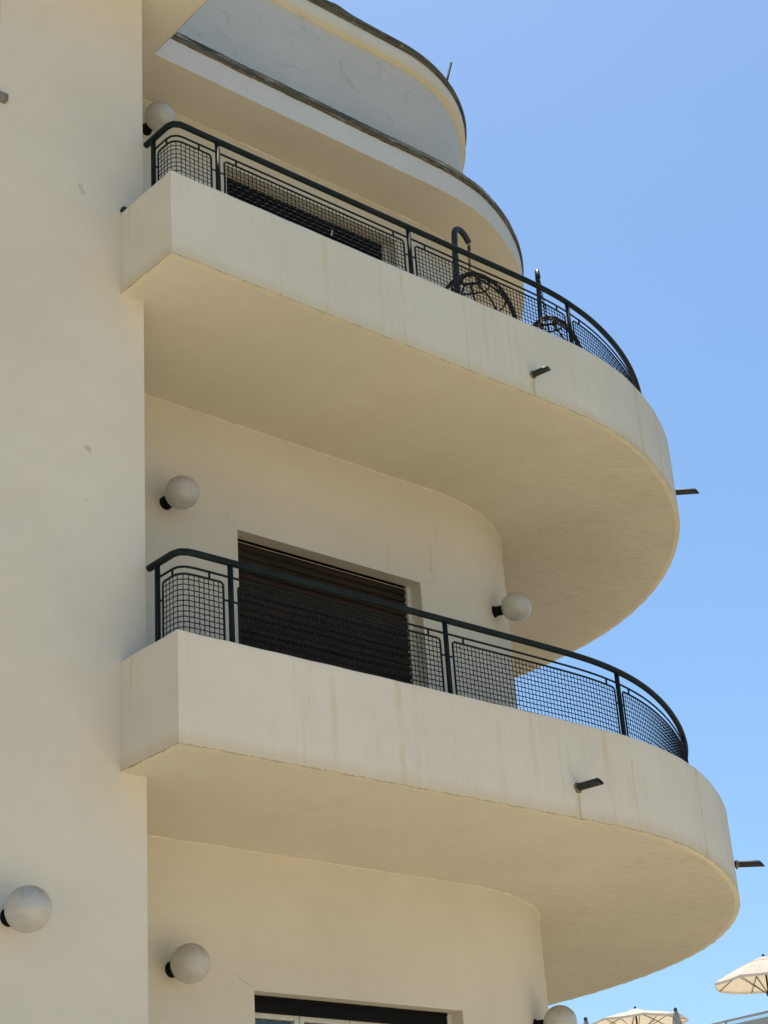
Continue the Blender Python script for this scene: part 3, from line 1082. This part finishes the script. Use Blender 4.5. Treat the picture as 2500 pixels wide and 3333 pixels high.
# ------------------------------------------------------------------ hanging rattan chairs on the upper balcony
M_RATTAN = simple('brown_rattan', (.035, .021, .013), .7, spec=.2, noise=25, var=.5)
M_STAND = simple('dark_grey_steel_tube', (.022, .026, .024), .4, spec=.35, noise=6)
M_CUSH = simple('dark_cushion', (.035, .03, .028), .9, noise=12)
M_CHAIN = simple('dark_chain', (.02, .018, .016), .5)
def hanging_chair(foot, arm, cen, label, rx=.40, rz=.47, face=0.0, tr=.0255):
    """foot: pole position; arm: points of the crook (relative z world); cen: basket centre."""
    root = empty('hanging_chair', (foot[0], foot[1], 2.72))
    tag(root, label, 'hanging chair', 'hanging chairs on the upper balcony')
    inv = -Vector(root.location)
    def lk(name, b, m, par=root):
        bmesh.ops.translate(b, verts=b.verts, vec=inv)
        return link(name, b, m, par)
    b = bmesh.new()
    tube(b, arm, tr, 14)
    lk('stand', b, M_STAND)
    b = bmesh.new()
    lp = [(foot[0]+.02+.50*math.cos(2*math.pi*i/40), foot[1]+.32+.42*math.sin(2*math.pi*i/40)*.9, 2.75) for i in range(40)]
    tube(b, lp, .02, 8, closed=True)
    lk('foot_ring', b, M_STAND)
    tip = Vector(arm[-1])
    C = Vector(cen)
    apex = C+Vector((0, 0, rz))
    # chain: ring, spring and oval links
    b = bmesh.new()
    d = apex-tip
    L = d.length
    dn = d.normalized()
    sidev = dn.cross(Vector((0, 1, 0))).normalized()
    othr = dn.cross(sidev)
    def link_ring(c, la, wa, sv, rr=.004):
        tube(b, [c+dn*la*math.cos(2*math.pi*i/14)+sv*wa*math.sin(2*math.pi*i/14) for i in range(14)], rr, 6, closed=True)
    t = .012
    link_ring(tip+dn*t, .014, .013, sidev, .0035); t += .016
    spring = []
    for i in range(70):
        a = i/8*2*math.pi
        spring.append(tip+dn*(t+.055*i/70)+(sidev*math.cos(a)+othr*math.sin(a))*.0105)
    tube(b, spring, .0032, 6)
    t += .068
    k_ = 0
    while t < L-.006:
        link_ring(tip+dn*t, .020, .010, sidev if k_ % 2 else othr, .0034)
        t += .030
        k_ += 1
    lk('chain', b, M_CHAIN)
    # basket: meridian canes, hoops and a thick front rim
    fr = Matrix.Rotation(face, 3, 'Z')
    def E(th, ph, k=1.0):
        """th polar from the top, ph azimuth."""
        egg = 1+.12*math.cos(th)*-1
        v = Vector((math.cos(ph)*math.sin(th)*rx*egg, math.sin(ph)*math.sin(th)*rx*.95*egg, math.cos(th)*rz))*k
        return C+fr@v
    b = bmesh.new()
    rg = random.Random(int(foot[0]*10))
    nm = 9
    open_w = R(68)
    for i in range(nm):
        ph = 2*math.pi*i/nm+.13
        d_open = abs((ph+math.pi/2+math.pi) % (2*math.pi)-math.pi)
        th1 = R(62) if d_open < open_w else R(165)
        pts = [E(R(14)+(th1-R(14))*j/18, ph+.05*math.sin(j*.9+i)) for j in range(19)]
        tube(b, pts, .0085, 6)
        if rg.random() < .35:
            tube(b, [E(R(14)+(th1-R(14))*j/18, ph+.26+.03*math.sin(j)) for j in range(19)], .0055, 6)
    for th in (14, 30, 58, 92, 125):
        rr = .012 if th in (14,) else .0075
        a0 = 0 if th < 58 else open_w
        pts = []
        for j in range(37):
            ph = -math.pi/2+a0+(2*math.pi-2*a0)*j/36
            pts.append(E(R(th+1.5*math.sin(ph*3)), ph))
        tube(b, pts, rr, 6)
    # zig-zag lacing
    for base in (92,):
        pts = []
        for j in range(49):
            ph = -math.pi/2+open_w*(base > 50)+(2*math.pi-2*open_w*(base > 50))*j/48
            pts.append(E(R(base+(15 if j % 2 else 1)), ph))
        tube(b, pts, .0045, 5)
    lk('basket', b, M_RATTAN)
    b = bmesh.new()
    pts = []
    for j in range(40):
        a = 2*math.pi*j/40
        ph = -math.pi/2+open_w*1.12*math.sin(a)
        th = R(88)-R(72)*math.cos(a)
        pts.append(E(th, ph, 1.02))
    tube(b, pts, .016, 8, closed=True)
    lk('rim', b, M_RATTAN)
    b = bmesh.new()
    bmesh.ops.create_uvsphere(b, u_segments=24, v_segments=14, radius=1)
    for v in b.verts:
        v.co = C+Vector((0, .04, -.18))+fr@Vector((v.co.x*rx*.74, v.co.y*rx*.66, v.co.z*.16))
    for fc in b.faces:
        fc.smooth = True
    lk('cushion', b, M_CUSH)
    return root

def crook(px, py, ztop, tip, z0=2.75, bend=.05):
    """Pole rising and curving over like a walking stick, ending at tip."""
    pts = [Vector((px-.03, py+.03, z0)), Vector((px-.035, py+.02, 3.3)), Vector((px-.03, py+.01, 3.8)), Vector((px-.018, py, 4.2)), Vector((px-.008, py, ztop-.20)), Vector((px, py, ztop-.09))]
    t = Vector(tip)
    a = Vector((px, py, ztop-.09))
    for i in range(1, 13):
        k_ = i/12
        # quadratic-ish hump
        c1 = a+Vector((0, 0, .14)); c2 = Vector((t.x*.62+a.x*.38, t.y*.62+a.y*.38, ztop+.055))
        p = a*(1-k_)**3+c1*3*(1-k_)**2*k_+c2*3*(1-k_)*k_**2+t*k_**3
        pts.append(p)
    return pts
hanging_chair((3.46, .90), crook(3.455, .90, 4.63, (3.65, .93, 4.575)), (3.63, .94, 3.735),
              'brown rattan hanging egg chair on hooked steel pole, in front of the roof soffit', face=R(-48), rx=.34, rz=.49)
hanging_chair((4.42, .90), crook(4.42, .90, 4.53, (4.345, .825, 4.44)), (4.40, .83, 3.64),
              'round rattan hanging chair seen against the sky at the balcony curve', rx=.25, rz=.40, face=R(-48), tr=.020)

# ------------------------------------------------------------------ parasols on the far terrace
ZTER = 3.2
def canvas():
    k = NT('cream_canvas')
    oc = k.coord('Object')
    k.base(k.mix(k.ramp(k.noise(oc, 3, 4), .3, .7), (.70, .63, .50), (.78, .72, .60)))
    k.rough(.85, .2)
    tr = k.n('ShaderNodeBsdfTranslucent')
    tr.inputs['Color'].default_value = (.60, .44, .26, 1)
    mx = k.n('ShaderNodeMixShader')
    mx.inputs[0].default_value = .30
    k.l(k.b.outputs[0], mx.inputs[1]); k.l(tr.outputs[0], mx.inputs[2])
    k.l(mx.outputs[0], k.t.nodes['Material Output'].inputs[0])
    return k.m
M_CANVAS = canvas()
M_POLE = simple('dark_pole', (.03, .03, .028), .5)
M_RIB = simple('brown_rib', (.10, .07, .045), .6)
def parasol(loc, rim_r, rise, ztop, label, rot=0.0, tilt=(0, 0)):
    root = empty('parasol', (loc[0], loc[1], ZTER))
    tag(root, label, 'parasol', 'parasols on the far terrace')
    H = ztop-ZTER
    n = 8
    TM = Matrix.Translation((0, 0, H-rise))@Matrix.Rotation(tilt[0], 4, 'X')@Matrix.Rotation(tilt[1], 4, 'Y')@Matrix.Translation((0, 0, -(H-rise)))
    b = bmesh.new()
    rings = []
    steps = 8
    for k_ in range(steps+1):
        t = k_/steps
        ring = []
        for j in range(n*6):
            a = 2*math.pi*j/(n*6)+rot
            fr = (j % 6)/6
            sag = math.sin(math.pi*fr)
            rr = (.25+(rim_r-.25)*t)*(1-.06*sag*t)
            z = H-.06-(rise-.06)*(t**1.25)-.05*sag*t*(1-t*.5)
            ring.append(b.verts.new(TM@Vector((rr*math.cos(a), rr*math.sin(a), z))))
        rings.append(ring)
    last = []
    for j in range(n*6):                       # short valance
        v = rings[-1][j].co.copy(); v.z -= .07
        last.append(b.verts.new(v))
    rings.append(last)
    for A, B_ in zip(rings, rings[1:]):
        for j in range(n*6):
            b.faces.new((A[j], B_[j], B_[(j+1) % (n*6)], A[(j+1) % (n*6)]))
    link('canopy', b, M_CANVAS, root)
    b = bmesh.new()
    for k_, (rr, z) in enumerate(((.42, H-.10), (.2, H-.0), (.03, H+.05))):
        ring = [b.verts.new(TM@Vector((rr*math.cos(2*math.pi*j/16+rot), rr*math.sin(2*math.pi*j/16+rot), z))) for j in range(16)]
        if k_:
            for j in range(16):
                b.faces.new((prev_[j], ring[j], ring[(j+1) % 16], prev_[(j+1) % 16]))
        prev_ = ring
    b.faces.new(prev_)
    link('vent', b, M_CANVAS, root)
    b = bmesh.new()
    tube(b, [(0, 0, 0), (0, 0, H-.05)], .03, 10)
    lathe(b, [(.05, H-rise-.42), (.07, H-rise-.40), (.07, H-rise-.28), (.05, H-rise-.26)], 12)
    lathe(b, [(.05, H+.04), (.035, H+.10), (.01, H+.13)], 10, TM)
    link('pole', b, M_POLE, root)
    b = bmesh.new()
    for j in range(n):
        a = 2*math.pi*j/n+rot
        pr = [(.06, H-.10)]+[((.25+(rim_r-.25)*t)*.995, H-.06-(rise-.06)*(t**1.25)-.03) for t in (0, .25, .5, .75, 1)]
        tube(b, [TM@Vector((rr*math.cos(a), rr*math.sin(a), z)) for rr, z in pr], .014, 5)
        rr, z = (.25+(rim_r-.25)*.5), H-.06-(rise-.06)*(.5**1.25)-.04
        tube(b, [Vector((.06*math.cos(a), .06*math.sin(a), H-rise-.34)), TM@Vector((rr*math.cos(a), rr*math.sin(a), z))], .012, 5)
    link('ribs', b, M_RIB, root)
    return root
parasol((36.03, 23.2), 1.50, .62, 5.96, 'open cream parasol cut by the right edge of the picture, seen from below', rot=R(10))
parasol((38.22, 30.0), 1.62, .36, 5.90, 'open cream parasol seen almost edge on beside a closed one', rot=R(4))
def closed_parasol(loc, ztop, label):
    root = empty('closed_parasol', (loc[0], loc[1], ZTER))
    tag(root, label, 'parasol', 'closed parasols on the far terrace')
    H = ztop-ZTER
    b = bmesh.new()
    n = 48
    rings = []
    for (rr, z) in ((.05, H-.05), (.09, H-.18), (.13, H-.45), (.17, H-.9), (.15, H-1.3), (.20, H-1.7), (.24, H-1.95)):
        rings.append([b.verts.new((rr*(1+.22*math.cos(8*2*math.pi*j/n))*math.cos(2*math.pi*j/n), rr*(1+.22*math.cos(8*2*math.pi*j/n))*math.sin(2*math.pi*j/n), z)) for j in range(n)])
    for A, B_ in zip(rings, rings[1:]):
        for j in range(n):
            b.faces.new((A[j], B_[j], B_[(j+1) % n], A[(j+1) % n])).smooth = True
    b.faces.new(rings[0])
    link('folded_canopy', b, simple('taupe_canvas', (.42, .38, .31), .9, noise=6), root)
    b = bmesh.new()
    tube(b, [(0, 0, 0), (0, 0, H)], .028, 8)
    lathe(b, [(.05, H-.04), (.06, H), (.04, H+.05), (.01, H+.07)], 10)
    link('pole', b, M_POLE, root)
    return root
closed_parasol((37.74, 28.0), 5.53, 'closed taupe parasol standing right of the edge on parasol')
closed_parasol((33.70, 28.0), 4.98, 'closed taupe parasol at the bottom edge, left of the open ones')

# far terrace building carrying them
ter = empty('terrace_building', (42, 30, ZG))
tag(ter, 'terrace building with glass balustrade carrying the parasols, at the bottom right corner', 'building')
b = bmesh.new()
box(b, (-12, -13, 0), (18, 14, ZTER-ZG))
link('body', b, plaster('far_plaster', (.62, .58, .50)), ter)
for wx in range(-10, 17, 3):
    for wz in (1.0, 4.4):
        b = bmesh.new(); box(b, (wx, -13.02, wz), (wx+1.5, -12.95, wz+1.7)); link('window', b, M_DARK, ter)
        b = bmesh.new(); box(b, (-12.02, wx*.85, wz), (-11.95, wx*.85+1.4, wz+1.7)); link('window', b, M_DARK, ter)
gl = Vector((34.93, 23.4, 0))
b = bmesh.new()
hz = ZTER+1.1-ZG
tube(b, [(34.99-42, 24.45-30+6, hz), (34.968-42, 23.38-30, hz), (34.90-42, 17.2-30, hz)], .035, 8)
for yy in range(18, 31, 2):
    box(b, (34.90-42-.02+.005*(yy-18)*2, yy-30-.02, ZTER-ZG), (34.94-42+.005*(yy-18)*2, yy-30+.02, hz))
link('handrail', b, simple('brushed_rail', (.35, .35, .33), .35, metal=.6), ter)
b = bmesh.new()
box(b, (34.93-42, 17.2-30, ZTER-ZG+.05), (34.945-42, 30.4-30, hz-.05))
k = NT('bluish_glass'); k.base((.75, .88, .9)); k.rough(.05); k.b.inputs['Transmission Weight'].default_value = .9; k.b.inputs['IOR'].default_value = 1.1
link('balustrade', b, k.m, ter)

# ------------------------------------------------------------------ ground
def ground_mat():
    k = NT('bounce_paving')
    oc = k.coord('Object')
    br = k.n('ShaderNodeTexBrick')
    br.inputs['Scale'].default_value = 1.6
    br.inputs['Mortar Size'].default_value = .012
    br.inputs['Color1'].default_value = (.84, .71, .49, 1)
    br.inputs['Color2'].default_value = (.80, .67, .46, 1)
    br.inputs['Mortar'].default_value = (.34, .29, .22, 1)
    k.l(oc, br.inputs['Vector'])
    c = k.mix(k.ramp(k.noise(oc, .4, 5), .35, .7, 0, .4), br.outputs['Color'], (.72, .60, .42))
    k.base(c)
    k.rough(.85, .2)
    return k.m
b = bmesh.new()
quad(b, (-600, -600, ZG), (600, -600, ZG), (600, 600, ZG), (-600, 600, ZG))
tag(link('ground', b, simple('dry_earth', (.20, .17, .115), .95, noise=.6, var=.3)), kind='structure')
b = bmesh.new()
box(b, (-24, -24, ZG-.3), (7.5, 6, ZG+.02))  # unseen paving, its paleness and extent shaped to bounce warm light upward
tag(link('bounce_pavement', b, ground_mat()), kind='structure')
b = bmesh.new()
box(b, (-200, -34, ZG-.3), (200, -24.01, ZG+.004))
tag(link('road', b, simple('asphalt', (.06, .06, .058), .9, noise=30, var=.3)), kind='structure')
